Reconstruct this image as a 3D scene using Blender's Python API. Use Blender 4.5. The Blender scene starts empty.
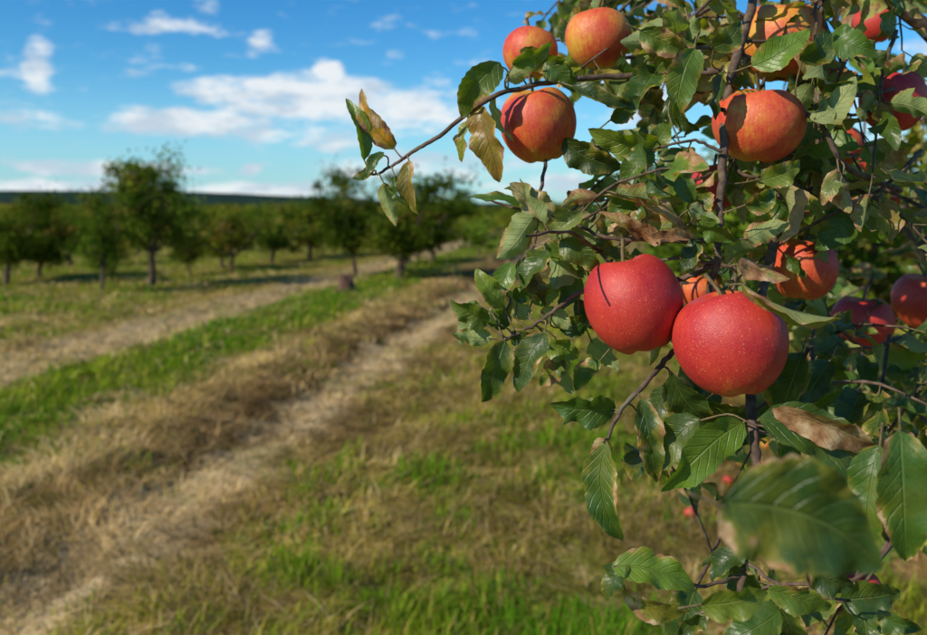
import bpy, math, random
import numpy as np
from mathutils import Vector, Matrix
random.seed(11); RNG=np.random.default_rng(5)
SC=bpy.context.scene
H=1.75; K=H/1.5; F=850.0
SUN=Vector((-0.76,-0.50,0.62)).normalized()

def at(a,b,d):
    """world point from a measured bearing (a right, b down) and its real distance along +Y in metres"""
    return Vector(((a-463.5)/F*d, d, H-(b-205)/F*d))

# ------------------------------------------------------------ node helpers
def mat(name):
    m=bpy.data.materials.new(name); m.use_nodes=True
    nt=m.node_tree; nt.nodes.clear()
    return m,nt
def N(nt,t,ins=None,**kw):
    n=nt.nodes.new(t)
    for k,v in kw.items(): setattr(n,k,v)
    if ins:
        for k,v in ins.items():
            s=n.inputs[k]
            if isinstance(v,bpy.types.NodeSocket): nt.links.new(v,s)
            else: s.default_value=v
    return n
def M(nt,op,a,b=0.0,c=0.0,clamp=False):
    n=N(nt,'ShaderNodeMath',{0:a,1:b,2:c},operation=op); n.use_clamp=clamp
    return n.outputs[0]
def MIX(nt,f,a,b,blend='MIX'):
    n=N(nt,'ShaderNodeMix',data_type='RGBA',blend_type=blend)
    for idx,v in ((0,f),(6,a),(7,b)):
        if isinstance(v,bpy.types.NodeSocket): nt.links.new(v,n.inputs[idx])
        else: n.inputs[idx].default_value=v
    return n.outputs[2]
def SM(nt,v,a,b):
    n=N(nt,'ShaderNodeMapRange',{0:v,1:a,2:b,3:0.0,4:1.0},interpolation_type='SMOOTHSTEP')
    return n.outputs[0]
def RAMP(nt,f,stops):
    n=N(nt,'ShaderNodeValToRGB',{0:f}); e=n.color_ramp.elements
    while len(e)<len(stops): e.new(0.5)
    for i,(p,c) in enumerate(stops):
        e[i].position=p; e[i].color=(*c,1)
    return n.outputs[0]
def NOISE(nt,vec,scale,detail=4,rough=0.55,out=0):
    n=N(nt,'ShaderNodeTexNoise',{'Scale':scale,'Detail':detail,'Roughness':rough})
    if vec is not None: nt.links.new(vec,n.inputs['Vector'])
    return n.outputs[out]
def OUT(nt,sh): N(nt,'ShaderNodeOutputMaterial',{0:sh})

# ------------------------------------------------------------ mesh accumulator
class Acc:
    def __init__(s): s.v=[];s.f=[];s.c=[];s.u=[];s.m=[];s.n=0
    def add(s,v,f,c,u=None,m=0):
        v=np.asarray(v,float).reshape(-1,3); f=np.asarray(f,int).reshape(-1,4) if len(f) else np.zeros((0,4),int)
        s.v.append(v); s.f.append(f+s.n)
        c=np.asarray(c,float)
        if c.ndim==1: c=np.tile(c,(len(v),1))
        s.c.append(c)
        s.u.append(np.zeros((len(v),3)) if u is None else np.asarray(u,float))
        s.m.append(np.full(len(f),m)); s.n+=len(v)
    def arrays(s): return (np.concatenate(s.v),np.concatenate(s.f),np.concatenate(s.c),np.concatenate(s.u),np.concatenate(s.m))
def mesh_from(name,V,Fc,C,U=None,Mi=None,mats=(),smooth=True):
    k=Fc.shape[1]
    me=bpy.data.meshes.new(name)
    me.vertices.add(len(V)); me.vertices.foreach_set('co',V.astype(np.float32).ravel())
    me.loops.add(len(Fc)*k); me.loops.foreach_set('vertex_index',Fc.astype(np.int32).ravel())
    me.polygons.add(len(Fc)); me.polygons.foreach_set('loop_start',(np.arange(len(Fc))*k).astype(np.int32))
    if Mi is not None: me.polygons.foreach_set('material_index',Mi.astype(np.int32))
    me.polygons.foreach_set('use_smooth',np.full(len(Fc),smooth))
    me.update(calc_edges=True)
    a=me.attributes.new('Col','FLOAT_COLOR','POINT')
    c4=np.ones((len(V),4),np.float32); c4[:,:3]=C; a.data.foreach_set('color',c4.ravel())
    if U is not None:
        a=me.attributes.new('luv','FLOAT_VECTOR','POINT'); a.data.foreach_set('vector',U.astype(np.float32).ravel())
    for m in mats: me.materials.append(m)
    return me
def obj(name,me,parent=None):
    o=bpy.data.objects.new(name,me); SC.collection.objects.link(o)
    if parent: o.parent=parent
    return o
def tube(acc,pts,rad,seg=8,col=(1,1,1),m=0,jit=0.0):
    pts=[Vector(p) for p in pts]; vs=[];n=len(pts)
    up=Vector((0.13,0.31,0.94))
    for i,p in enumerate(pts):
        d=(pts[min(i+1,n-1)]-pts[max(i-1,0)]).normalized()
        a=d.cross(up)
        if a.length<0.2: a=d.cross(Vector((1,0,0)))
        a.normalize(); b=d.cross(a)
        for k in range(seg):
            t=2*math.pi*k/seg; r=rad[i]*(1+random.uniform(-jit,jit))
            vs.append(p+(a*math.cos(t)+b*math.sin(t))*r)
    fs=[]
    for i in range(n-1):
        for k in range(seg):
            k2=(k+1)%seg
            fs.append((i*seg+k,i*seg+k2,(i+1)*seg+k2,(i+1)*seg+k))
    acc.add([tuple(v) for v in vs],fs,col,None,m)
def smooth_path(pts,sub=6,wob=0.0):
    pts=[Vector(p) for p in pts]; out=[]
    P=[pts[0]*2-pts[1]]+pts+[pts[-1]*2-pts[-2]]
    for i in range(1,len(P)-2):
        for k in range(sub):
            t=k/sub
            a,b,c,d=P[i-1],P[i],P[i+1],P[i+2]
            q=0.5*((2*b)+(c-a)*t+(2*a-5*b+4*c-d)*t*t+(3*b-a-3*c+d)*t**3)
            q=q+Vector((random.uniform(-1,1),random.uniform(-1,1),random.uniform(-1,1)))*wob
            out.append(q)
    out.append(pts[-1]); return out
def branch(acc,pts,r0,r1,sub=6,seg=8,wob=0.0,m=0,jit=0.12):
    p=smooth_path(pts,sub,wob); n=len(p)
    tube(acc,p,[r0+(r1-r0)*i/(n-1) for i in range(n)],seg,(1,1,1),m,jit)
    return p

# ------------------------------------------------------------ numpy noise
def vnoise(x,y,sc,seed):
    r=np.random.default_rng(seed).random((256,256))
    X=x*sc+1000.37; Y=y*sc+1000.71
    xi=np.floor(X).astype(int); yi=np.floor(Y).astype(int); fx=X-xi; fy=Y-yi
    fx=fx*fx*(3-2*fx); fy=fy*fy*(3-2*fy)
    g=lambda a,b:r[a%256,b%256]
    return (g(xi,yi)*(1-fx)+g(xi+1,yi)*fx)*(1-fy)+(g(xi,yi+1)*(1-fx)+g(xi+1,yi+1)*fx)*fy
def fbm(x,y,sc,seed,o=3):
    s=0;a=1;t=0
    for i in range(o):
        s=s+a*vnoise(x,y,sc*2**i,seed+i); t+=a; a*=0.5
    return s/t
CA,SA=math.cos(0.1606),math.sin(0.1606)
def across(x,y): return (x*CA-y*SA)/K
GS=[-40,-9,-7.4,-6.2,-6,-4.95,-4.75,-3.6,-3.4,-2.5,-2.3,-1.9,-1.65,-0.9,0.0,0.6,1.5,3,20]
GG=[.45,.6,.55,.28,.06,.08,.98,.88,.14,.08,.03,.04,.30,.42,.60,.30,.32,.5,.5]
def greenness(x,y):
    s=across(x,y)+(fbm(x,y,0.9,40)-0.5)*0.5
    g=np.interp(s,GS,GG)
    n=fbm(x,y,1.5,60,4)
    return np.clip(g+(n-0.5)*2.8*np.clip(g*3,0.12,1),0,1),s
def height(x,y):
    s=across(x,y)
    w=(fbm(x,y,0.8,70)-0.5)*0.15
    z=0.09*np.exp(-((s+w+2.85)/0.36)**2)+0.03*np.exp(-((s+w+4.1)/0.6)**2)-0.055*np.exp(-((s+w+2.2)/0.18)**2)-0.03*np.exp(-((s+w+5.4)/0.4)**2)
    z=z+(fbm(x,y,2.2,80,4)-0.5)*0.12+(fbm(x,y,8,90,3)-0.5)*0.09
    d=np.hypot(x,y); return z*np.clip((60-d)/30,0,1)

# ------------------------------------------------------------ materials
def bark_mat():
    m,nt=mat('bark')
    tc=N(nt,'ShaderNodeTexCoord').outputs['Object']
    n1=NOISE(nt,tc,90,6,0.65); n2=NOISE(nt,tc,14,3)
    c=RAMP(nt,n1,[(0.3,(0.025,0.014,0.009)),(0.5,(0.09,0.055,0.035)),(0.72,(0.19,0.13,0.09))])
    c=MIX(nt,SM(nt,n2,0.58,0.75),c,(0.15,0.14,0.09,1))
    b=N(nt,'ShaderNodeBump',{'Strength':0.7,'Distance':0.002,'Height':n1}).outputs[0]
    OUT(nt,N(nt,'ShaderNodeBsdfPrincipled',{'Base Color':c,'Roughness':0.85,'Normal':b}).outputs[0]); return m
def leaf_mat():
    m,nt=mat('apple_leaf')
    A=N(nt,'ShaderNodeAttribute',attribute_name='luv').outputs['Vector']
    C=N(nt,'ShaderNodeAttribute',attribute_name='Col').outputs['Color']
    sp=N(nt,'ShaderNodeSeparateXYZ',{0:A}); u,t,dry=sp.outputs
    au=M(nt,'ABSOLUTE',u)
    tc=N(nt,'ShaderNodeTexCoord').outputs['Object']
    n1=NOISE(nt,tc,90,4); n2=NOISE(nt,tc,38,4,0.6); n3=NOISE(nt,tc,330,3,.6); n4=NOISE(nt,tc,22,2)
    mid=M(nt,'SUBTRACT',1.0,SM(nt,au,0.02,0.07))
    q=M(nt,'FRACT',M(nt,'ADD',M(nt,'SUBTRACT',M(nt,'MULTIPLY',t,8.5),M(nt,'MULTIPLY',au,1.9)),M(nt,'MULTIPLY',n1,0.5)))
    q=M(nt,'ABSOLUTE',M(nt,'SUBTRACT',q,0.5))
    sv=M(nt,'SUBTRACT',1.0,SM(nt,q,0.02,0.12))
    sv=M(nt,'MULTIPLY',sv,M(nt,'SUBTRACT',1.0,M(nt,'MULTIPLY',au,0.6)))
    vein=M(nt,'MAXIMUM',mid,M(nt,'MULTIPLY',sv,0.4))
    c=MIX(nt,M(nt,'MULTIPLY',SM(nt,n1,0.35,0.7),0.45),C,(0.08,0.125,0.012,1))
    c=MIX(nt,M(nt,'MULTIPLY',SM(nt,n4,0.52,0.68),0.35),c,(0.20,0.21,0.022,1))
    c=MIX(nt,M(nt,'MULTIPLY',vein,0.28),c,(0.22,0.28,0.07,1))
    back=N(nt,'ShaderNodeNewGeometry').outputs['Backfacing']
    c=MIX(nt,M(nt,'MULTIPLY',back,0.65),c,(0.29,0.34,0.14,1))
    dm=M(nt,'ADD',M(nt,'ADD',n2,M(nt,'MULTIPLY',M(nt,'POWER',au,2.0),0.18)),M(nt,'MULTIPLY',dry,0.75))
    yel=SM(nt,dm,0.62,0.77)
    c=MIX(nt,M(nt,'MULTIPLY',yel,0.6),c,(0.30,0.26,0.03,1))
    dm=SM(nt,dm,0.73,0.79)
    br=RAMP(nt,n1,[(0.3,(0.12,0.05,0.02)),(0.48,(0.34,0.17,0.07)),(0.68,(0.58,0.42,0.25))])
    c=MIX(nt,dm,c,br)
    spots=M(nt,'MULTIPLY',SM(nt,n3,0.62,0.70),0.5)
    c=MIX(nt,spots,c,(0.07,0.04,0.015,1))
    hgt=M(nt,'ADD',M(nt,'SUBTRACT',M(nt,'MULTIPLY',n1,0.8),vein),M(nt,'MULTIPLY',n3,.3))
    b=N(nt,'ShaderNodeBump',{'Strength':0.75,'Distance':0.0015,'Height':hgt}).outputs[0]
    ro=M(nt,'ADD',M(nt,'ADD',0.30,M(nt,'MULTIPLY',n1,.22)),M(nt,'MULTIPLY',M(nt,'MAXIMUM',back,dm),0.35))
    P=N(nt,'ShaderNodeBsdfPrincipled',{'Base Color':c,'Roughness':ro,'Normal':b,'Specular IOR Level':0.5}).outputs[0]
    tr=MIX(nt,1.0,c,(1.9,2.2,0.4,1),'MULTIPLY')
    T=N(nt,'ShaderNodeBsdfTranslucent',{'Color':tr,'Normal':b}).outputs[0]
    OUT(nt,N(nt,'ShaderNodeMixShader',{0:0.28,1:P,2:T}).outputs[0]); return m
def foliage_mat(name,tr=0.25):
    m,nt=mat(name)
    C=N(nt,'ShaderNodeAttribute',attribute_name='Col').outputs['Color']
    P=N(nt,'ShaderNodeBsdfDiffuse',{'Color':C}).outputs[0]
    T=N(nt,'ShaderNodeBsdfTranslucent',{'Color':C}).outputs[0]
    OUT(nt,N(nt,'ShaderNodeMixShader',{0:tr,1:P,2:T}).outputs[0]); return m
def apple_mat():
    m,nt=mat('apple_skin')
    A=N(nt,'ShaderNodeAttribute',attribute_name='luv').outputs['Vector']
    C=N(nt,'ShaderNodeAttribute',attribute_name='Col').outputs['Color']
    red=N(nt,'ShaderNodeSeparateColor',{0:C}).outputs[0]
    th=N(nt,'ShaderNodeSeparateXYZ',{0:A}).outputs[2]
    tc=N(nt,'ShaderNodeTexCoord').outputs['Object']
    rnd=N(nt,'ShaderNodeObjectInfo').outputs['Random']
    off=N(nt,'ShaderNodeVectorMath',{0:tc,1:rnd},operation='ADD').outputs[0]
    st=N(nt,'ShaderNodeMapping',{'Vector':A,'Scale':(9,9,0.9)}).outputs[0]
    s1=NOISE(nt,st,1.6,6,0.65); l1=NOISE(nt,off,26,4,.6); f1=NOISE(nt,off,200,4,0.65); g1=NOISE(nt,off,1200,2,.6)
    v=M(nt,'ADD',M(nt,'MULTIPLY',s1,0.45),M(nt,'MULTIPLY',l1,1.35))
    v=M(nt,'ADD',v,M(nt,'MULTIPLY',f1,0.34))
    v=M(nt,'ADD',v,M(nt,'SUBTRACT',red,1.31))
    cav=M(nt,'ADD',M(nt,'MULTIPLY',M(nt,'SUBTRACT',1.0,SM(nt,th,0.15,0.75)),0.28),M(nt,'MULTIPLY',SM(nt,th,2.2,3.0),0.28))
    v=M(nt,'SUBTRACT',v,cav)
    c=RAMP(nt,v,[(0.04,(0.55,0.36,0.045)),(0.20,(0.62,0.27,0.035)),(0.36,(0.60,0.12,0.028)),(0.56,(0.53,0.043,0.026)),(0.95,(0.40,0.016,0.022))])
    vo=N(nt,'ShaderNodeTexVoronoi',{'Vector':off,'Scale':360.0,'Randomness':1.0})
    dots=M(nt,'SUBTRACT',1.0,SM(nt,vo.outputs['Distance'],0.05,0.27))
    gate=SM(nt,N(nt,'ShaderNodeSeparateColor',{0:vo.outputs['Color']}).outputs[0],0.2,0.9)
    dots=M(nt,'MULTIPLY',dots,gate)
    c=MIX(nt,M(nt,'MULTIPLY',dots,0.5),c,(0.76,0.38,0.15,1))
    c=MIX(nt,M(nt,'MULTIPLY',SM(nt,g1,0.52,0.72),0.28),c,(0.66,0.20,0.08,1))
    b=N(nt,'ShaderNodeBump',{'Strength':0.5,'Distance':0.0008,'Height':M(nt,'ADD',f1,M(nt,'MULTIPLY',g1,.8))}).outputs[0]
    ro=M(nt,'ADD',0.36,M(nt,'MULTIPLY',f1,0.2))
    OUT(nt,N(nt,'ShaderNodeBsdfPrincipled',{'Base Color':c,'Roughness':ro,'Normal':b,'Specular IOR Level':0.45}).outputs[0])
    return m
def stem_mat():
    m,nt=mat('apple_stem')
    tc=N(nt,'ShaderNodeTexCoord').outputs['Object']
    c=RAMP(nt,NOISE(nt,tc,200,3),[(0.3,(0.07,0.05,0.02)),(0.7,(0.20,0.15,0.06))])
    OUT(nt,N(nt,'ShaderNodeBsdfPrincipled',{'Base Color':c,'Roughness':0.8}).outputs[0]); return m
def ground_mat():
    m,nt=mat('orchard_ground')
    P=N(nt,'ShaderNodeNewGeometry').outputs['Position']
    sp=N(nt,'ShaderNodeSeparateXYZ',{0:P}); x,y,_=sp.outputs
    s=M(nt,'DIVIDE',M(nt,'SUBTRACT',M(nt,'MULTIPLY',x,CA),M(nt,'MULTIPLY',y,SA)),K)
    w=NOISE(nt,P,1.3,5,.6); s=M(nt,'ADD',s,M(nt,'MULTIPLY',M(nt,'SUBTRACT',w,0.5),0.9))
    f=M(nt,'DIVIDE',M(nt,'ADD',s,10.0),14.0)
    def q(v): return (v+10)/14
    G=(0.10,0.17,0.010);Y=(0.33,0.245,0.055);S=(0.58,0.43,0.23);D=(0.07,0.04,0.018);B=(0.30,0.19,0.075)
    c=RAMP(nt,f,[(0.0,(0.21,0.21,0.032)),(q(-7.2),(0.24,0.22,0.04)),(q(-6.2),Y),(q(-5.85),(.50,.37,.19)),(q(-5.1),(.50,.37,.19)),(q(-4.75),G),(q(-3.7),G),(q(-3.4),Y),(q(-2.65),B),(q(-2.45),D),(q(-2.28),S),(q(-1.98),S),(q(-1.78),B),(q(-0.9),(.27,.21,.045)),(q(0.0),(.18,.18,.03)),(q(0.8),B),(q(2.2),B),(1.0,(0.17,0.17,0.03))])
    n1=NOISE(nt,P,0.45,5,0.6); n2=NOISE(nt,P,4,6,0.65); n3=NOISE(nt,P,38,5,0.65); n5=NOISE(nt,P,1.7,4,.6)
    c=MIX(nt,M(nt,'MULTIPLY',SM(nt,n1,0.50,0.60),0.5),c,(0.12,0.165,0.013,1))
    c=MIX(nt,M(nt,'MULTIPLY',SM(nt,n2,0.5,0.64),0.5),c,(0.48,0.34,0.15,1))
    c=MIX(nt,M(nt,'MULTIPLY',SM(nt,n5,0.56,0.66),0.55),c,(0.13,0.075,0.025,1))
    c=MIX(nt,M(nt,'MULTIPLY',SM(nt,n3,0.50,0.36),0.75),c,(0.045,0.028,0.010,1))
    b=N(nt,'ShaderNodeBump',{'Strength':1.0,'Distance':0.05,'Height':M(nt,'ADD',n2,M(nt,'MULTIPLY',n3,0.5))}).outputs[0]
    OUT(nt,N(nt,'ShaderNodeBsdfDiffuse',{'Color':c,'Normal':b}).outputs[0]); return m
def hill_mat():
    m,nt=mat('wooded_hill')
    P=N(nt,'ShaderNodeNewGeometry').outputs['Position']
    c=RAMP(nt,NOISE(nt,P,0.12,6,0.7),[(0.35,(0.010,0.026,0.024)),(0.65,(0.028,0.052,0.038))])
    OUT(nt,N(nt,'ShaderNodeBsdfDiffuse',{'Color':c}).outputs[0]); return m

BARK=bark_mat(); LEAF=leaf_mat(); FOL=foliage_mat('tree_foliage',0.3); GRASS=foliage_mat('grass_blades',0.22)
APPLE=apple_mat(); STEM=stem_mat(); GROUND=ground_mat()

# ------------------------------------------------------------ world
def build_world():
    w=bpy.data.worlds.new('World'); SC.world=w; w.use_nodes=True; nt=w.node_tree; nt.nodes.clear()
    sky=N(nt,'ShaderNodeTexSky',sky_type='NISHITA'); sky.sun_disc=False
    sky.sun_elevation=math.asin(SUN.z); sky.sun_rotation=math.atan2(SUN.x,SUN.y)
    sky.air_density=1.0; sky.dust_density=0.2; sky.ozone_density=2.0
    g=N(nt,'ShaderNodeTexCoord').outputs['Generated']
    sp=N(nt,'ShaderNodeSeparateXYZ',{0:g}); x,y,z=sp.outputs
    az=M(nt,'ARCTAN2',x,y); el=M(nt,'ARCSINE',z)
    hs=N(nt,'ShaderNodeHueSaturation',{'Saturation':1.42,'Value':1.18,'Color':sky.outputs[0]}).outputs[0]
    hs=MIX(nt,1.0,hs,(0.62,1.02,1.18,1),'MULTIPLY')
    cv=N(nt,'ShaderNodeCombineXYZ',{0:az,1:M(nt,'MULTIPLY',el,2.6),2:0.0}).outputs[0]
    n1=NOISE(nt,cv,18,8,0.62); n2=NOISE(nt,cv,5,5,0.6)
    blobs=[(310,98,125,22,1.1),(400,110,85,22,1.05),(190,122,85,15,1.05),(235,92,45,10,.9),(329,73,17,14,1.15),(335,142,45,11,.85),(110,168,95,8,.9),(75,188,100,9,.9),
           (260,190,100,9,.9),(38,60,14,22,.65),(640,85,45,35,1.0),(170,28,80,8,.5),(262,36,14,10,.4),(250,170,14,7,.85),(430,165,120,16,.7),(185,66,16,6,.5),(800,120,80,30,.7),(560,185,90,12,.7),(240,128,150,11,.7),
           (-60,110,60,20,.8),(1000,60,90,30,.8),(100,126,60,7,.55)]
    acc=None
    for px,py,rx,ry,a in blobs:
        u0=math.atan((px-463.5)/F); v0=math.atan((205-py)/F*math.cos(u0))
        du=M(nt,'DIVIDE',M(nt,'SUBTRACT',az,u0),rx/F*1.15); dv=M(nt,'DIVIDE',M(nt,'SUBTRACT',el,v0),ry/F*1.3)
        d=M(nt,'ADD',M(nt,'MULTIPLY',du,du),M(nt,'MULTIPLY',dv,dv))
        e=M(nt,'MULTIPLY',M(nt,'SUBTRACT',1.0,d,clamp=True),a)
        acc=e if acc is None else M(nt,'MAXIMUM',acc,e)
    gen=M(nt,'MULTIPLY',SM(nt,n2,0.56,0.75),0.5)
    dens=M(nt,'ADD',M(nt,'MULTIPLY',acc,0.85),M(nt,'MULTIPLY',M(nt,'SUBTRACT',n1,0.5),2.5))
    dens=M(nt,'ADD',dens,M(nt,'MULTIPLY',gen,0.35))
    k=M(nt,'MULTIPLY',SM(nt,dens,0.06,0.85),0.93)
    shade=NOISE(nt,N(nt,'ShaderNodeVectorMath',{0:cv,1:(0.0,0.025,0.3)},operation='ADD').outputs[0],15,6)
    cc=MIX(nt,SM(nt,shade,0.38,0.60),(5.6,6.6,7.7,1),(8.8,9.1,9.3,1))
    hazy=M(nt,'MULTIPLY',M(nt,'SUBTRACT',1.0,SM(nt,el,0.0,0.17)),0.5)
    col=MIX(nt,hazy,hs,(3.2,6.0,8.9,1))
    col=MIX(nt,k,col,cc)
    bg=N(nt,'ShaderNodeBackground',{'Color':col,'Strength':0.1}).outputs[0]
    N(nt,'ShaderNodeOutputWorld',{0:bg})
build_world()
L=bpy.data.lights.new('sun','SUN'); L.energy=5.0; L.angle=math.radians(0.5); L.color=(1.0,0.91,0.75)
lo=bpy.data.objects.new('sun',L); SC.collection.objects.link(lo); lo.rotation_euler=SUN.to_track_quat('Z','Y').to_euler(); lo.location=SUN*30

# ------------------------------------------------------------ ground
def axis(a,b,step,far):
    core=np.arange(a,b,step); r=[];d=step;v=b
    while v<far: r.append(v); d*=1.25; v+=d
    l=[];d=step;v=a-step
    while v>-far: l.append(v); d*=1.25; v-=d
    return np.array(sorted(l)+list(core)+r+[far])
xs=axis(-9,6,0.06,2500); ys=axis(1.5,16,0.06,2500)
X,Y=np.meshgrid(xs,ys); Z=height(X,Y)
V=np.stack([X.ravel(),Y.ravel(),Z.ravel()],1); nx,ny=len(xs),len(ys)
ii,jj=np.meshgrid(np.arange(nx-1),np.arange(ny-1)); a=(jj*nx+ii).ravel()
Fq=np.stack([a,a+1,a+1+nx,a+nx],1)
obj('ground',mesh_from('ground',V,Fq,np.ones((len(V),3)),None,None,[GROUND]))

def blades(px,py,ang,ln,lean,wd,col):
    n=len(px); pz=height(px,py)-0.004
    dx,dy=np.cos(ang),np.sin(ang); sx,sy=-dy,dx
    hz=ln*np.cos(lean); hr=ln*np.sin(lean)
    hw=wd/2
    V=np.zeros((n,5,3))
    b=np.stack([px,py,pz],1); side=np.stack([sx*hw,sy*hw,np.zeros(n)],1)
    midp=b+np.stack([dx*hr*0.4,dy*hr*0.4,hz*0.62+.006],1)
    tip=b+np.stack([dx*hr,dy*hr,hz],1)
    V[:,0]=b-side;V[:,1]=b+side;V[:,2]=midp+side*0.85;V[:,3]=midp-side*0.85;V[:,4]=tip
    o=np.arange(n)[:,None]*5
    T=np.concatenate([o+np.array([[0,1,2]]),o+np.array([[0,2,3]]),o+np.array([[3,2,4]])],0)
    C=np.repeat(col[:,None,:],5,1).copy()
    return V.reshape(-1,3),T,C.reshape(-1,3)
def grass(n,straw):
    ly=RNG.uniform(math.log(2.6),math.log(32),n); y=np.exp(ly)
    x=RNG.uniform(-0.70,0.66,n)*(y+0.6)
    g,s=greenness(x,y)
    tuft=fbm(x,y,5.5,733,3)
    if straw:
        bare=np.interp(s,[-6.1,-5.9,-5,-4.8,-2.35,-2.25,-1.95,-1.7],[1,.6,.6,1,1,.5,.5,1])
        keep=(RNG.random(n)<np.clip(1.1-g,0.10,1)*bare)&(fbm(x,y,3.1,33)>0.30)
    else:
        keep=(RNG.random(n)<g**1.3*1.3)&(tuft+g*0.30>0.56)
    x,y,g,s,tuft=x[keep],y[keep],g[keep],s[keep],tuft[keep]; n=len(x)
    sc=np.clip((y/3.6),1,6)
    ang=RNG.uniform(0,2*np.pi,n); rv=RNG.random((n,1))
    patch=fbm(x,y,0.9,200,3)[:,None]
    if straw:
        sw=fbm(x,y,1.1,410,2)*8
        ang=np.where(RNG.random(n)<.55,sw+RNG.normal(0,.45,n),ang)
        ln=RNG.uniform(0.06,0.26,n); lean=RNG.uniform(1.12,1.52,n)
        up=RNG.random(n)<0.14; lean[up]=RNG.uniform(0.2,1.0,up.sum()); ln[up]*=.6
        wd=RNG.uniform(0.0025,0.0062,n)*sc**0.8
        c1=np.array([.84,.63,.30]);c2=np.array([.40,.25,.085]);c3=np.array([.40,.32,.05])
        col=c1*rv+c2*(1-rv); r2=RNG.random((n,1))
        mid=((s>-1.9)).astype(float)[:,None]
        col=np.where(r2<0.42*mid+0.12,c3*(0.6+0.6*rv),col)
        brown=np.clip(1-np.abs(s+2.6)/0.3,0,1)[:,None]+np.clip((s[:,None]-0.3)*1.2,0,0.6)
        col=col*(1-0.35*np.clip(brown,0,1)*np.array([0.8,1.05,1.2]))
        col=col*(0.42+0.83*np.clip((fbm(x,y,2.4,610,3)-.3)*2.8,0,1))[:,None]
    else:
        ln=RNG.uniform(0.02,0.11,n)*(0.5+0.6*g)*(0.4+1.7*np.clip((tuft-.3)*2.2,0,1)); lean=RNG.uniform(0.3,1.4,n)
        wd=RNG.uniform(0.003,0.0075,n)*sc**0.8
        c1=np.array([.09,.22,.008]);c2=np.array([.27,.32,.02]);c3=np.array([.42,.34,.07])
        t=np.clip(rv*0.8+(patch-0.48)*2.6,0,1)
        col=c1*(1-t)+c2*t; r2=RNG.random((n,1)); col=np.where(r2<0.12,c3,col)
    return blades(x,y,ang,ln,lean,wd,col)
V,T,C=grass(260000,False); obj('grass',mesh_from('grass',V,T,C,None,None,[GRASS],False))
V,T,C=grass(210000,True); obj('dry_straw',mesh_from('dry_straw',V,T,C,None,None,[GRASS],False))

# ------------------------------------------------------------ orchard trees
def tree_arrays(seed,h=2.6,w=1.1,dens=1.0,leaf=0.075,lean=0.0,dark=0.0):
    rs=random.Random(seed); rn=np.random.default_rng(seed)
    st=random.getstate(); random.seed(seed)
    a=Acc(); tips=[]
    th=h*0.30; top=Vector((lean*0.6,rs.uniform(-.1,.1),th))
    branch(a,[(0,0,-0.08),(lean*.2,0.02,th*.5),top],0.085,0.06,4,7,0.008)
    nl=rs.randint(5,7)
    for i in range(nl):
        an=2*math.pi*i/nl+rs.uniform(-.5,.5); rr=w*rs.uniform(.45,1.1); zz=h*rs.uniform(.45,.98)
        e=Vector((math.cos(an)*rr+lean,math.sin(an)*rr,zz)); 
        mpt=top.lerp(e,.5)+Vector((0,0,-0.08*h+rs.uniform(-.1,.1)))
        p=branch(a,[top-Vector((0,0,.1)),mpt,e],0.045,0.012,5,5,0.012)
        tips+= [p[len(p)//2],p[-1],p[-3]]
        for k in range(4):
            b0=p[rs.randint(3,len(p)-2)]; e2=b0+Vector((rs.uniform(-.6,.6)*w,rs.uniform(-.6,.6)*w,rs.uniform(-.15,.3)*h))
            branch(a,[b0,b0.lerp(e2,.5)+Vector((0,0,.05)),e2],0.016,0.005,3,4,0.01); tips+=[e2,b0.lerp(e2,.6)]
    tips.append(Vector((lean,0,h*.9)))
    bv=a.arrays()
    vs=[];cs=[]
    for t in tips:
        n=int(rn.integers(35,95)*dens); r=rn.uniform(.12,.30)*h/2.5
        tone=rn.random(); base=np.array([.055,.12,.010])*(1-tone)+np.array([.17,.22,.02])*tone
        if rn.random()<.12: base=np.array([.22,.17,.03])
        base=base*(1-dark)
        c=np.array(t)+rn.normal(0,1,(n,3))*np.array([r,r,r*.75])*0.75
        d1=rn.normal(0,1,(n,3)); d1/=np.linalg.norm(d1,axis=1)[:,None]
        d2=np.cross(d1,rn.normal(0,1,(n,3))); d2/=np.linalg.norm(d2,axis=1)[:,None]
        l=leaf*rn.uniform(.6,1.2,(n,1)); wv=l*.6
        q=np.stack([c-d1*l/2,c+d2*wv/2,c+d1*l/2,c-d2*wv/2],1); vs.append(q.reshape(-1,3))
        cc=base*rn.uniform(.65,1.35,(n,1)); cs.append(np.repeat(cc,4,0))
    LV=np.concatenate(vs);LC=np.concatenate(cs); LF=np.arange(len(LV)).reshape(-1,4)
    random.setstate(st)
    Vv=np.concatenate([bv[0],LV]); Ff=np.concatenate([bv[1],LF+len(bv[0])]); Cc=np.concatenate([bv[2],LC])
    Mi=np.concatenate([np.zeros(len(bv[1])),np.ones(len(LF))])
    return Vv,Ff,Cc,Mi
VAR=[tree_arrays(100+i,2.5,1.05,1.7,0.10,[0,.15,-.1,.35,0][i],[0,0,0,.35,0][i]) for i in range(5)]
VM=[mesh_from('orchard_tree_mesh',v,f,c,None,m,[BARK,FOL],False) for v,f,c,m in VAR]
def plant(x,y,h,w,var,rot):
    o=obj('orchard_apple_tree',VM[var]); o.location=(x,y,float(height(np.array([x]),np.array([y]))[0])-0.02)
    o.scale=(w/1.15,w/1.15,h/2.6); o.rotation_euler=(0,0,rot); return o
def gpt(px,py):
    d=H*F/(py-205); return (px-463.5)/F*d,d
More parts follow.
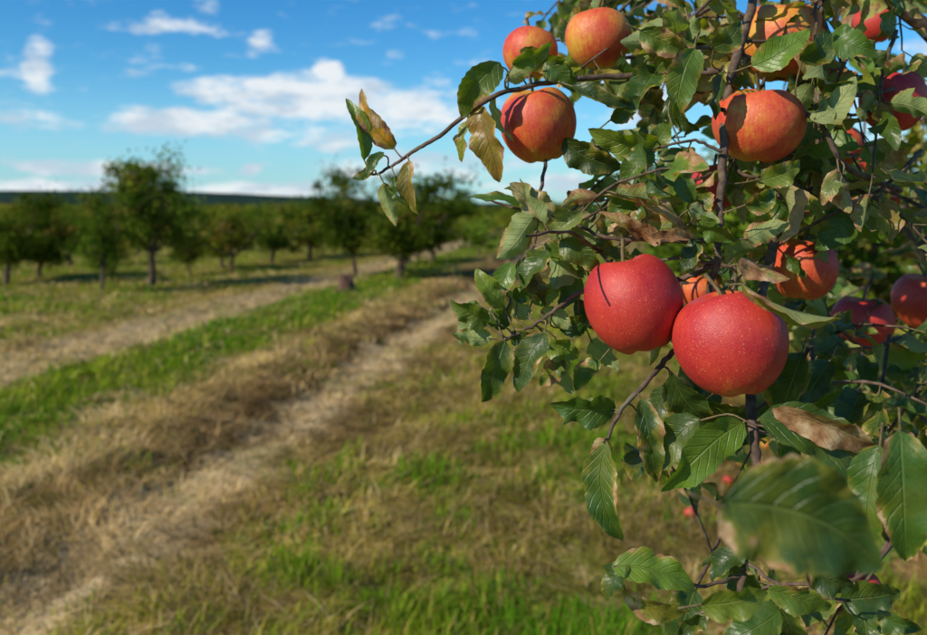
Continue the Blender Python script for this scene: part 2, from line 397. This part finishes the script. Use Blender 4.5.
near=[(152,286,2.85,1.1,0,.3),(102,293,2.1,.55,1,1.2),(397,279,2.4,1.6,3,0.2),(356,274,2.7,.9,3,3.3),(40,278,1.7,1.0,2,2.),(222,268,1.7,.9,4,.9),(272,262,1.8,1.1,4,4.),
      (190,275,1.6,.5,3,2.2),(70,266,1.9,.9,4,3.),(432,262,2.2,1.2,0,5.),(310,256,2.0,1.2,2,2.8),(5,284,2.0,1.0,3,1.)]
for px,py,h,w,v,r in near:
    x,y=gpt(px,py); plant(x,y,h,w,v,r)
for i,(s,y,h,w) in enumerate([(1.5,7.2,2.3,1.7),(1.6,11.5,2.6,1.5),(1.4,16,2.5,1.4),(6,9,2.6,1.8),(6,14,2.6,1.5),(5.2,5,2.3,1.5),(3.6,6.5,1.6,1.2)]):
    x=(s*K+y*SA)/CA; plant(x,y,h,w,i%5,i*1.3)
vs=[];fs=[];cs=[];ms=[];n0=0
rr=random.Random(4)
FAR=[tree_arrays(200+i,2.4,1.15,0.45,0.14) for i in range(4)]
for s in [-4.1,1.5,-8.4,-12.6,-17,-21.5,-26,-30.5,-35,-40,-46,-52,-58,6,10.5,15,20,26]:
    y=(24 if s in(-4.1,) else 21 if s==-8.4 else 20 if s>0 else 23 )+rr.uniform(0,3)
    while y<150:
        x=(s*K+y*SA)/CA
        if abs(x)<0.75*y and rr.random()<(0.72 if y<60 else .85):
            v,f,c,m=FAR[rr.randint(0,3)]
            sc=rr.choice([.45,.55,.62,.7,.78,.88]) if s<0 else rr.uniform(.8,1.05); t=rr.uniform(0,6.28); ct,stn=math.cos(t),math.sin(t)
            R=np.array([[ct,-stn,0],[stn,ct,0],[0,0,1]])*np.array([[1.2],[1.2],[1]])*sc
            vs.append(v@R.T+np.array([x+rr.uniform(-.9,.9),y+rr.uniform(-.8,.8),0])); fs.append(f+n0); cs.append(c*rr.uniform(.8,1.5)*np.array([rr.uniform(.9,1.5),1,1])); ms.append(m); n0+=len(v)
        y+=rr.uniform(3.2,5.6)*(1 if y<60 else 1.5)
obj('distant_orchard_trees',mesh_from('distant_orchard_trees',np.concatenate(vs),np.concatenate(fs),np.concatenate(cs),None,np.concatenate(ms),[BARK,FOL],False))
vs=[];cs=[]
rn=np.random.default_rng(9)
n=40000
bx=rn.uniform(-260,260,n); top=2.2+1.6*fbm(bx,bx*0,0.09,500)+1.2*(fbm(bx,bx*0,0.5,510)-.5)
by=200+rn.uniform(0,25,n)+10*np.sin(bx/40); bz=rn.random(n)**.7*top*0.6
c=np.stack([bx,by,bz],1); d1=rn.normal(0,1,(n,3)); d1/=np.linalg.norm(d1,axis=1)[:,None]; d2=np.cross(d1,rn.normal(0,1,(n,3))); d2/=np.linalg.norm(d2,axis=1)[:,None]
q=np.stack([c-d1*.4,c+d2*.3,c+d1*.4,c-d2*.3],1).reshape(-1,3)
tn=fbm(bx,by,0.12,520)[:,None]
cc=(np.array([.04,.08,.022])*(1-tn)+np.array([.11,.125,.035])*tn)*rn.uniform(.7,1.3,(n,1))
obj('distant_forest',mesh_from('distant_forest',q,np.arange(len(q)).reshape(-1,4),np.repeat(cc,4,0),None,None,[FOL],False))
hx=np.linspace(-900,1400,420); hy=np.linspace(600,1100,24); X,Y=np.meshgrid(hx,hy)
prof=np.interp(X,[-900,-520,-300,-230,-100,-60,60,400,1400],[17,16.5,16,14,8,5,4,5,4])
Z=prof*np.sin(np.clip((Y-600)/500,0,1)*np.pi)**.6+ (fbm(X,Y,0.05,600,4)-.5)*1.6-0.3
Z[Y>=1099]=-1; Z[Y<=600]=-1
V=np.stack([X.ravel(),Y.ravel(),Z.ravel()],1); nx=len(hx); ii,jj=np.meshgrid(np.arange(nx-1),np.arange(len(hy)-1)); a=(jj*nx+ii).ravel()
obj('hill',mesh_from('hill',V,np.stack([a,a+1,a+1+nx,a+nx],1),np.ones((len(V),3)),None,None,[hill_mat()]))
m_st,nt=mat('stump_wood'); tc=N(nt,'ShaderNodeTexCoord').outputs['Object']
OUT(nt,N(nt,'ShaderNodeBsdfPrincipled',{'Base Color':RAMP(nt,NOISE(nt,tc,14,5),[(.3,(.05,.02,.012)),(.7,(.17,.085,.05))]),'Roughness':.9}).outputs[0])
a=Acc(); rings=[(-.05,.27),(0.03,.22),(.1,.17),(.22,.15),(.29,.155),(.31,.13),(.305,.02)]
vv=[];ff=[]
for z,r in rings:
    for k in range(16):
        t=2*math.pi*k/16; q=r*(1+.22*math.sin(3*t+1)*max(0,.2-z)*5+.10*math.sin(5*t)); vv.append((q*math.cos(t),q*math.sin(t),z+.07*math.sin(2*t)*(z>.2)))
for i in range(len(rings)-1):
    for k in range(16): ff.append((i*16+k,i*16+(k+1)%16,(i+1)*16+(k+1)%16,(i+1)*16+k))
a.add(vv,ff,(1,1,1)); v,f,c,u,m=a.arrays()
so=obj('tree_stump',mesh_from('tree_stump',v,f,c,None,None,[m_st])); x,y=gpt(346,292); so.location=(x,y,0)

# ------------------------------------------------------------ apples
def apple(center,R,redness=.85,tilt=(0,0),squash=.92,stem=True,seed=0,stemlen=.3):
    rs=random.Random(seed); nu,nv=56,44; vs=[];us=[]
    e1,e2=rs.uniform(.98,1.02),rs.uniform(.98,1.02); ph=rs.uniform(0,6)
    for i in range(nv+1):
        th=math.pi*i/nv
        for j in range(nu):
            p=2*math.pi*j/nu
            r=math.sin(th)**.96*(1+.055*math.cos(th)+.018*math.sin(2*p+ph)) if 0<i<nv else 0.0
            z=squash*math.cos(th)-.27*math.exp(-(th/.36)**2)+.17*math.exp(-((math.pi-th)/.28)**2)
            low=math.exp(-((math.pi-th-.36)/.24)**2)
            z-=.022*low*math.cos(5*p+ph); z+=.045*math.exp(-((th-.5)/.35)**2)*math.cos(2*p+ph+1)
            r*=1+.011*math.cos(5*p+ph)*(0.5-0.5*math.cos(th))+.014*math.cos(3*p+2*ph)
            vs.append((r*e1*math.cos(p)*R,r*e2*math.sin(p)*R,z*R)); us.append((math.cos(p),math.sin(p),th))
    fs=[(i*nu+j,(i+1)*nu+j,(i+1)*nu+(j+1)%nu,i*nu+(j+1)%nu) for i in range(nv) for j in range(nu)]
    a=Acc(); a.add(vs,fs,(redness,0,0),us,0)
    if stem:
        z0=(squash-.30)*R
        st=random.getstate(); random.seed(seed)
        dx=rs.uniform(-.3,.3)*R
        branch(a,[(0,0,z0),(dx*.3,0,z0+.22*R),(dx,dx*.4,z0+.27*R+stemlen*R)],.0013,.0017,4,7,0,1,.05)
        for k in range(5):
            t=2*math.pi*k/5+ph; zb=-(squash-.17)*R
            branch(a,[(.03*R*math.cos(t),.03*R*math.sin(t),zb+.02*R),(.07*R*math.cos(t),.07*R*math.sin(t),zb-.05*R),(.03*R*math.cos(t+.3),.03*R*math.sin(t+.3),zb-.10*R)],.0012,.0004,3,5,0,1,.1)
        random.setstate(st)
    v,f,c,u,m=a.arrays()
    o=obj('apple',mesh_from('apple',v,f,c,u,m,[APPLE,STEM])); o.location=center
    o.rotation_euler=(math.radians(tilt[0]),math.radians(tilt[1]),rs.uniform(0,6.28)); return o
AP=[(633,303,50,.667,1.02,(8,14),1.03),(731,341,54,.630,.97,(6,-8),1.03),(538,124,38,.76,.66,(0,14),1.05),(759,124,45,.72,.68,(8,-4),.88),
 (598,38,32,.80,.56,(0,5),1.0),(530,52,27,.83,.62,(0,0),1.0),(716,186,25,.86,1.05,(0,8),1.0),(803,268,33,.80,.68,(0,10),1.0),(862,322,30,1.0,.97,(0,0),.95),
 (893,100,32,.85,1.05,(0,5),1.02),(782,42,44,.80,.54,(0,0),.93),(700,292,20,.80,.68,(0,0),.98),(884,198,15,1.15,.98,(0,0),.98),(858,590,23,.85,.95,(0,0),.98),
 (834,403,14,1.6,1.0,(0,0),.98),(878,160,17,1.2,.85,(0,0),.98),(874,24,20,1.1,.95,(0,0),.98),(840,145,22,1.1,.75,(0,0),.98),(815,398,9,1.9,1.,(0,0),.98),(925,300,30,1.1,.85,(0,0),.98)]
HERO=[]
for i,(a_,b_,r,d,red,tl,sq) in enumerate(AP):
    apple(at(a_,b_,d),r*d/F,red,tl,sq,True,i+1)
    if i<4: HERO.append((at(a_,b_,d),r*d/F))
def in_light(c,k=.85,n=4,t0=.0):
    """True if a leaf centred here would hang between the sun and one of the fully lit fruits"""
    for C,R in HERO[:n]:
        v=c-C; t=v.dot(SUN)
        if t0<t<.6 and (v-SUN*t).length<R*k+.008: return True
    return False
for i,(px,py) in enumerate([(742,466),(710,447),(728,480),(765,452),(845,470),(690,520)]):
    x,y=gpt(px,py); z=float(height(np.array([x]),np.array([y]))[0]); apple((x,y,z+.035),.036,[.5,.7,.9][i%3],(70+i*20,30*i),.97,True,50+i,.2)

# ------------------------------------------------------------ foreground apple tree
root=bpy.data.objects.new('apple_tree',None); SC.collection.objects.link(root); root.location=(0,0,0)
wood=Acc(); lv=Acc(); WP=[]
TONE={'g':(.046,.105,.012),'d':(.024,.058,.010),'l':(.11,.185,.018),'y':(.27,.27,.03),'b':(.22,.14,.03),'o':(.50,.19,.02),'p':(.17,.23,.07),'t':(.36,.25,.12)}
def leaf(base,tip,width,nrm,tone='g',dry=.0,fold=.35,curl=.12,wave=.18,NL=18,acc=None,twist=0.0):
    base=Vector(base);tip=Vector(tip); d=tip-base; Ln=d.length; d.normalize()
    n=nrm-d*nrm.dot(d)
    if n.length<1e-3: n=Vector((0,0,1))-d*d.z
    n.normalize(); W=width/2; ph=random.uniform(0,6.28); fr=random.uniform(1.2,2.6); ph2=random.uniform(0,6.28)
    us=[-1,-.72,-.38,0,.38,.72,1] if NL>10 else [-1,0,1]
    vs=[];uv=[]
    sb=random.uniform(-.25,.25); fu=random.uniform(.5,1.6)
    for i in range(NL+1):
        t=i/NL
        w=W*(math.sin(math.pi*min(1,t**.78))**.62 if 0<t<1 else 0.0)*(1-.22*t)
        w=max(w,W*.02)
        ser=1+(.06 if i%2 else -.02)
        tw=twist*(t-.3); nn=n*math.cos(tw)+n.cross(d)*math.sin(tw); side=nn.cross(d)
        mid=base+d*(Ln*t)+nn*(curl*Ln*4*t*(1-t))+side*(sb*Ln*4*t*(1-t)*.5)
        for u in us:
            au=abs(u); ww=w*u*(ser if au==1 else 1); fo=fold*(fu if u>0 else 1)
            lift=w*fo*(au**1.4)+W*wave*math.sin(fr*6.28*t+ph+(1.3 if u>0 else 0))*au**1.6*math.sin(math.pi*t)+W*.08*math.sin(t*24+ph2)*au
            p=mid+side*(ww*math.cos(min(1.2,fo*.8)))+nn*lift
            vs.append(tuple(p)); uv.append((u,t,dry))
    m=len(us); fs=[]
    for i in range(NL):
        for j in range(m-1): fs.append((i*m+j,(i+1)*m+j,(i+1)*m+j+1,i*m+j+1))
    c=np.array(TONE[tone])*random.uniform(.7,1.35)*np.array([random.uniform(.9,1.35),1,1])
    (acc or lv).add(vs,fs,c,uv,0)
def petiole(b,d,reach=.05):
    best=min(WP,key=lambda w:(w-b).length_squared); L_=(best-b).length
    if L_<reach: q=best
    else: q=b-d*.012
    mid=b.lerp(q,.5)-d*min(.006,L_*.2)
    tube(wood,smooth_path([q,mid,b+d*.003],3),[.0008]*4+[.0007]*3,5,(1,1,1),1)
def hleaf(bx,by,tx,ty,wpx,dep,dd=0.0,roll=20,tone='g',dry=0.,fold=.35,curl=.12,wave=.28,twist=None):
    b=at(bx,by,dep); t=at(tx,ty,dep+dd); d=(t-b).normalized()
    if in_light((b+t)/2,.6,2,.03): return
    view=-(b-Vector((0,0,H))).normalized(); n=view-d*view.dot(d); n.normalize()
    n=Matrix.Rotation(math.radians(roll),3,d)@n
    leaf(b,t,wpx*1.05*dep/F,n,tone,max(dry,random.choice([0,0,.03,.06,.1,.15])) if dry>=0 else -.2,fold,curl,wave,18,None,random.uniform(-.7,.7) if twist is None else twist)
    petiole(b,d)
def twigs(pts,r0,r1,wob=.0009):
    p=branch(wood,[at(*q) for q in pts],r0,r1,7,8,wob); WP.extend(p); return p
twigs([(770,-60,.80),(748,20,.76),(728,90,.72),(722,180,.69),(719,230,.68),(716,262,.67),(700,320,.69),(672,352,.67),(648,380,.655),(622,408,.65),(606,440,.645)],.0045,.0014)
twigs([(716,262,.67),(690,275,.68),(640,285,.70),(585,290,.70),(552,312,.69),(528,328,.69),(504,340,.68)],.0026,.0011)
twigs([(722,70,.72),(640,75,.76),(560,80,.75),(490,98,.73),(440,135,.735),(412,152,.74),(385,170,.74),(372,174,.74)],.0032,.001)
twigs([(548,150,.75),(545,165,.745),(537,215,.72),(534,245,.70),(520,262,.70)],.0019,.001)
twigs([(560,215,.7),(600,235,.69),(650,240,.68),(716,240,.68)],.0012,.0024)
twigs([(537,215,.72),(500,203,.73),(470,196,.73)],.0012,.0008)
twigs([(850,-40,.9),(800,60,.85),(790,160,.80),(770,260,.76),(752,330,.72),(750,395,.66),(753,430,.63),(757,472,.61),(752,530,.61),(742,575,.60),(735,640,.60)],.0055,.0024)
twigs([(753,430,.63),(800,440,.60),(745,420,.62)],.001,.0007)
twigs([(742,575,.60),(700,585,.59),(660,575,.58),(614,566,.58)],.0014,.0009)
twigs([(745,560,.60),(790,590,.57),(850,600,.56)],.0014,.0009)
twigs([(722,150,.69),(690,140,.69),(650,150,.69)],.0016,.0009)
twigs([(722,110,.70),(760,110,.76),(815,118,.70),(845,165,.70),(900,190,.8)],.002,.0026)
twigs([(680,236,.67),(715,262,.67),(735,268,.64),(733,298,.63)],.0014,.0013)
twigs([(716,262,.67),(672,258,.674),(642,270,.672)],.0014,.0012)
HL=[
(364,160,346,98,20,.74,.01,25,'l',0,.5),(394,149,362,88,26,.745,.0,-15,'o',.30,.3),(384,152,366,178,13,.74,0,30,'g'),(374,168,352,178,12,.74,0,160,'l'),
(384,182,396,226,20,.73,.0,170,'p',.0,.6),(409,160,419,214,20,.73,.0,30,'b',.15,.6),(395,175,407,205,14,.73,0,60,'d'),
(500,62,462,118,34,.72,.01,-10,'l'),(480,105,500,182,38,.73,.0,30,'b',.12,.4),(494,95,514,140,20,.73,0,120,'p',.1),(468,120,462,162,18,.74,.0,50,'y',.1),
(512,64,552,42,22,.72,0,30,'l',.05),(506,78,540,62,20,.73,0,160,'p'),(520,50,566,60,26,.74,.01,20,'g'),(545,62,575,92,24,.74,0,10,'g'),
(572,86,632,104,20,.72,0,-35,'d'),(658,140,588,128,34,.68,0,-30,'l'),(563,138,622,168,34,.74,0,20,'d'),(655,70,700,30,30,.74,0,20,'l'),
(640,30,690,54,30,.72,0,15,'g'),(694,48,676,118,36,.68,0,-15,'l'),(712,48,740,20,26,.7,0,20,'g'),(668,96,700,130,24,.7,0,30,'d'),
(752,66,810,30,34,.68,-.01,-20,'l'),(724,70,716,120,22,.69,0,50,'d'),(812,120,856,76,32,.68,0,150,'p'),(800,60,830,30,30,.7,0,30,'g'),
(838,168,850,213,32,.68,0,160,'t',.35,.8),(842,182,822,205,18,.68,0,30,'p',.1),(652,150,622,192,28,.68,0,20,'l'),(657,166,692,206,30,.67,0,-25,'g'),
(640,196,606,226,26,.68,0,25,'g'),(684,232,604,194,28,.66,.01,60,'t',.3,.6),(600,200,560,208,18,.68,0,150,'t',.3),(660,244,620,222,20,.66,0,150,'t',.35),(650,150,670,120,22,.7,0,10,'l'),
(690,238,648,236,18,.655,0,30,'t',.4,.9),(640,238,598,212,18,.67,0,40,'t',.35,.8),
(610,120,640,96,22,.73,0,20,'g'),(688,150,660,190,26,.7,0,20,'g'),(700,215,735,240,26,.66,0,40,'l'),(760,180,800,160,26,.7,0,10,'l'),(770,200,805,225,30,.72,0,30,'g'),
(690,205,720,222,24,.66,0,150,'p',.1),(745,205,775,190,26,.67,0,20,'g'),(700,240,680,272,22,.66,0,30,'d'),(745,240,790,222,26,.68,0,160,'p',.2),
(535,215,497,258,36,.70,0,160,'p',.1,.5),(560,240,600,270,28,.70,0,20,'g'),(545,232,582,214,26,.71,0,150,'p'),(548,250,520,292,30,.69,0,30,'g'),(578,262,560,310,28,.72,0,20,'d'),
(520,258,545,306,28,.70,0,-30,'d'),(512,262,497,312,24,.70,0,20,'l'),(600,240,560,226,26,.7,0,150,'p'),(530,210,470,196,14,.72,0,50,'g'),(530,205,504,188,14,.73,0,30,'l'),
(505,308,476,268,26,.69,0,25,'l'),(488,324,450,300,28,.68,0,-20,'l'),(492,338,452,334,22,.68,0,170,'p',.15,.5),(500,322,462,318,24,.69,0,30,'g'),(498,330,506,290,22,.70,0,30,'d'),
(505,340,482,402,32,.67,0,-20,'g'),(512,330,548,350,28,.69,0,30,'d'),(546,332,518,392,34,.67,0,20,'d'),(545,342,580,356,26,.69,0,30,'l'),(556,352,574,394,26,.70,0,160,'p'),
(530,318,500,290,24,.70,0,150,'p'),(515,300,540,275,24,.70,0,20,'g'),(476,300,460,345,22,.69,0,160,'p'),(540,310,572,330,24,.70,0,160,'p'),
(616,408,550,402,36,.66,0,-25,'g',-.1),(610,412,562,424,24,.66,.0,160,'p',.05),(560,330,590,310,24,.71,0,10,'g'),(530,300,560,280,24,.71,0,10,'l'),(565,360,540,385,24,.70,0,10,'g'),
(575,300,612,322,24,.72,0,20,'d'),(590,340,620,370,24,.72,0,150,'p',.1),(600,360,575,390,22,.71,0,20,'g'),
(607,442,622,540,40,.64,0,30,'g',.06,.6),(604,438,590,476,24,.64,0,165,'t',.3),(640,398,657,482,30,.65,0,-20,'d'),(644,420,668,486,24,.66,0,20,'l'),
(744,422,660,490,44,.62,0,-20,'l',-.1),(700,418,650,470,40,.64,.02,25,'g',-.1),(672,372,716,424,40,.66,.02,30,'d'),(700,400,755,430,44,.68,.02,20,'d'),(670,385,640,430,26,.68,.02,20,'d'),
(758,418,884,474,54,.58,.0,-15,'g',-.1,.3),(772,408,882,458,36,.575,.0,28,'t',.5,.3),(802,352,776,432,46,.64,.02,30,'d'),(830,360,800,420,40,.68,.0,30,'d'),
(742,282,842,318,34,.60,.0,70,'y',.2,.6),(738,262,790,278,24,.62,0,150,'t',.3),(880,444,868,552,46,.50,0,20,'g',.02),(900,430,905,560,60,.48,0,-20,'g'),
(718,504,880,566,118,.33,.0,8,'d',.04,.12,.03,.12,0.),(612,566,696,590,38,.58,0,-20,'l',.0),(628,562,606,600,26,.58,0,30,'d'),(622,590,690,610,26,.59,0,30,'y'),
(745,552,712,584,26,.6,0,20,'d'),(700,604,768,592,36,.5,0,30,'l'),(768,588,832,606,30,.55,0,30,'l'),(812,560,852,586,34,.55,0,20,'d'),(855,500,900,470,30,.6,0,20,'g'),
(720,560,760,600,30,.62,0,20,'g'),(840,600,900,590,40,.6,0,20,'d'),(780,610,720,640,40,.55,0,20,'g')]
for t in HL: hleaf(*t)
T0=Vector((1.15,1.45,-.1))
tr=branch(wood,[T0,T0+Vector((.03,.02,.45)),T0+Vector((-.03,.0,.95)),T0+Vector((.02,.05,1.5))],.085,.06,8,14,.006)
fork=T0+Vector((-.01,.03,1.25))
LIM=[[fork,(1.0,1.25,1.75),(.72,.98,2.05),at(770,-60,.80)],[fork,(.95,1.2,1.55),(.70,1.0,1.80),at(850,-40,.9)],
     [fork+Vector((0,0,.2)),(1.3,1.5,2.0),(1.4,1.6,2.9)],[fork,(1.6,1.2,1.9),(2.0,1.0,2.5)],[fork,(1.5,1.9,1.8),(1.7,2.4,2.3)],[fork,(.95,1.8,1.7),(.75,2.2,2.3)],[fork,(1.1,1.1,1.9),(1.0,.8,2.6)],
     [T0+Vector((0,0,.8)),(.9,1.15,1.15),(.62,.85,1.18),at(735,640,.60)]]
for l in LIM: branch(wood,l,.032,.006,7,9,.004)
def fill(n,reg,dr,nl,lsz,NL=18,tones='gggddllp',seed=1,xd=(-1,.5)):
    st=random.getstate(); random.seed(seed)
    for _ in range(n):
        a0,b0,a1,b1=random.choice(reg); px=random.uniform(a0,a1);py=random.uniform(b0,b1);dep=random.uniform(*dr)
        p0=at(px,py,dep); dirn=Vector((random.uniform(*xd),random.uniform(-.6,.5),random.uniform(-.9,.7))).normalized()
        ln=random.uniform(.08,.17); p1=p0+dirn*ln*.5+Vector((0,0,.01)); p2=p0+dirn*ln
        pp=branch(wood,[p0-dirn*.03+Vector((.03,.04,.02)),p0,p1,p2],.0022,.0009,4,5,.0008)
        for k in range(nl):
            b=pp[min(len(pp)-1,4+int((len(pp)-5)*(k+.5)/nl)+random.randint(0,1))]
            sd=Vector((random.gauss(0,1),random.gauss(0,1),random.gauss(-.35,.8))).normalized()
            d=(dirn*.5+sd).normalized(); nn=(Vector((-.15,-.35,.6))+Vector((random.gauss(0,.75),random.gauss(0,.75),random.gauss(0,.75)))).normalized()
            l=lsz*random.uniform(.6,1.2); tn=random.choice(tones)
            W_=l*random.uniform(.52,.74); dr_=random.choice([0,0,.04,.08,.14,.26]); fo_=random.uniform(.15,.8); cu_=random.uniform(-.1,.26); tw_=random.uniform(-1,1)
            if in_light(b+d*l*.6): continue
            leaf(b+d*.012,b+d*(.012+l),W_,nn,tn,dr_,fo_,cu_,.3,NL,None,tw_)
            tube(wood,[b,b+d*.014],[.0008,.0007],4,(1,1,1),1)
    random.setstate(st)
fill(34,[(600,-40,900,60),(640,20,900,120),(690,110,900,230)],(.74,.92),7,.048,18,'gggddllpybt',1)
fill(30,[(590,-60,700,60),(640,-60,960,250),(800,200,960,420)],(.92,1.2),7,.056,14,'ggdddlly',2)
fill(7,[(540,225,610,290)],(.72,.80),6,.043,18,'ggdlpt',3,(-.4,.6))
fill(10,[(780,330,900,460)],(.72,.9),6,.056,14,'gddd',4)
fill(5,[(690,560,900,640)],(.6,.8),6,.052,14,'gddl',5)
fill(90,[(680,-260,1250,150),(800,80,1300,450),(780,-60,1300,300)],(1.2,2.1),9,.065,8,'ggdddlly',6)
fill(40,[(790,300,1000,440),(860,420,1100,520)],(1.3,2.2),9,.065,8,'ggddlly',7)
v,f,c,u,m=wood.arrays(); mw=mesh_from('branches',v,f,c,None,m,[BARK,STEM]); obj('branches',mw,root)
v,f,c,u,m=lv.arrays(); obj('leaves',mesh_from('leaves',v,f,c,u,m,[LEAF]),root)
# ------------------------------------------------------------ camera
cam=bpy.data.cameras.new('camera'); co=bpy.data.objects.new('camera',cam); SC.collection.objects.link(co)
co.location=(0,0,H); co.rotation_euler=(math.radians(90),0,0); cam.sensor_width=36; cam.lens=F/927*36; cam.shift_y=-112/927; cam.clip_start=.05; cam.clip_end=6000
cam.dof.use_dof=True; cam.dof.focus_distance=.65; cam.dof.aperture_fstop=7.5
SC.camera=co
SC.view_settings.view_transform='Standard'; SC.view_settings.look='None'; SC.view_settings.exposure=0
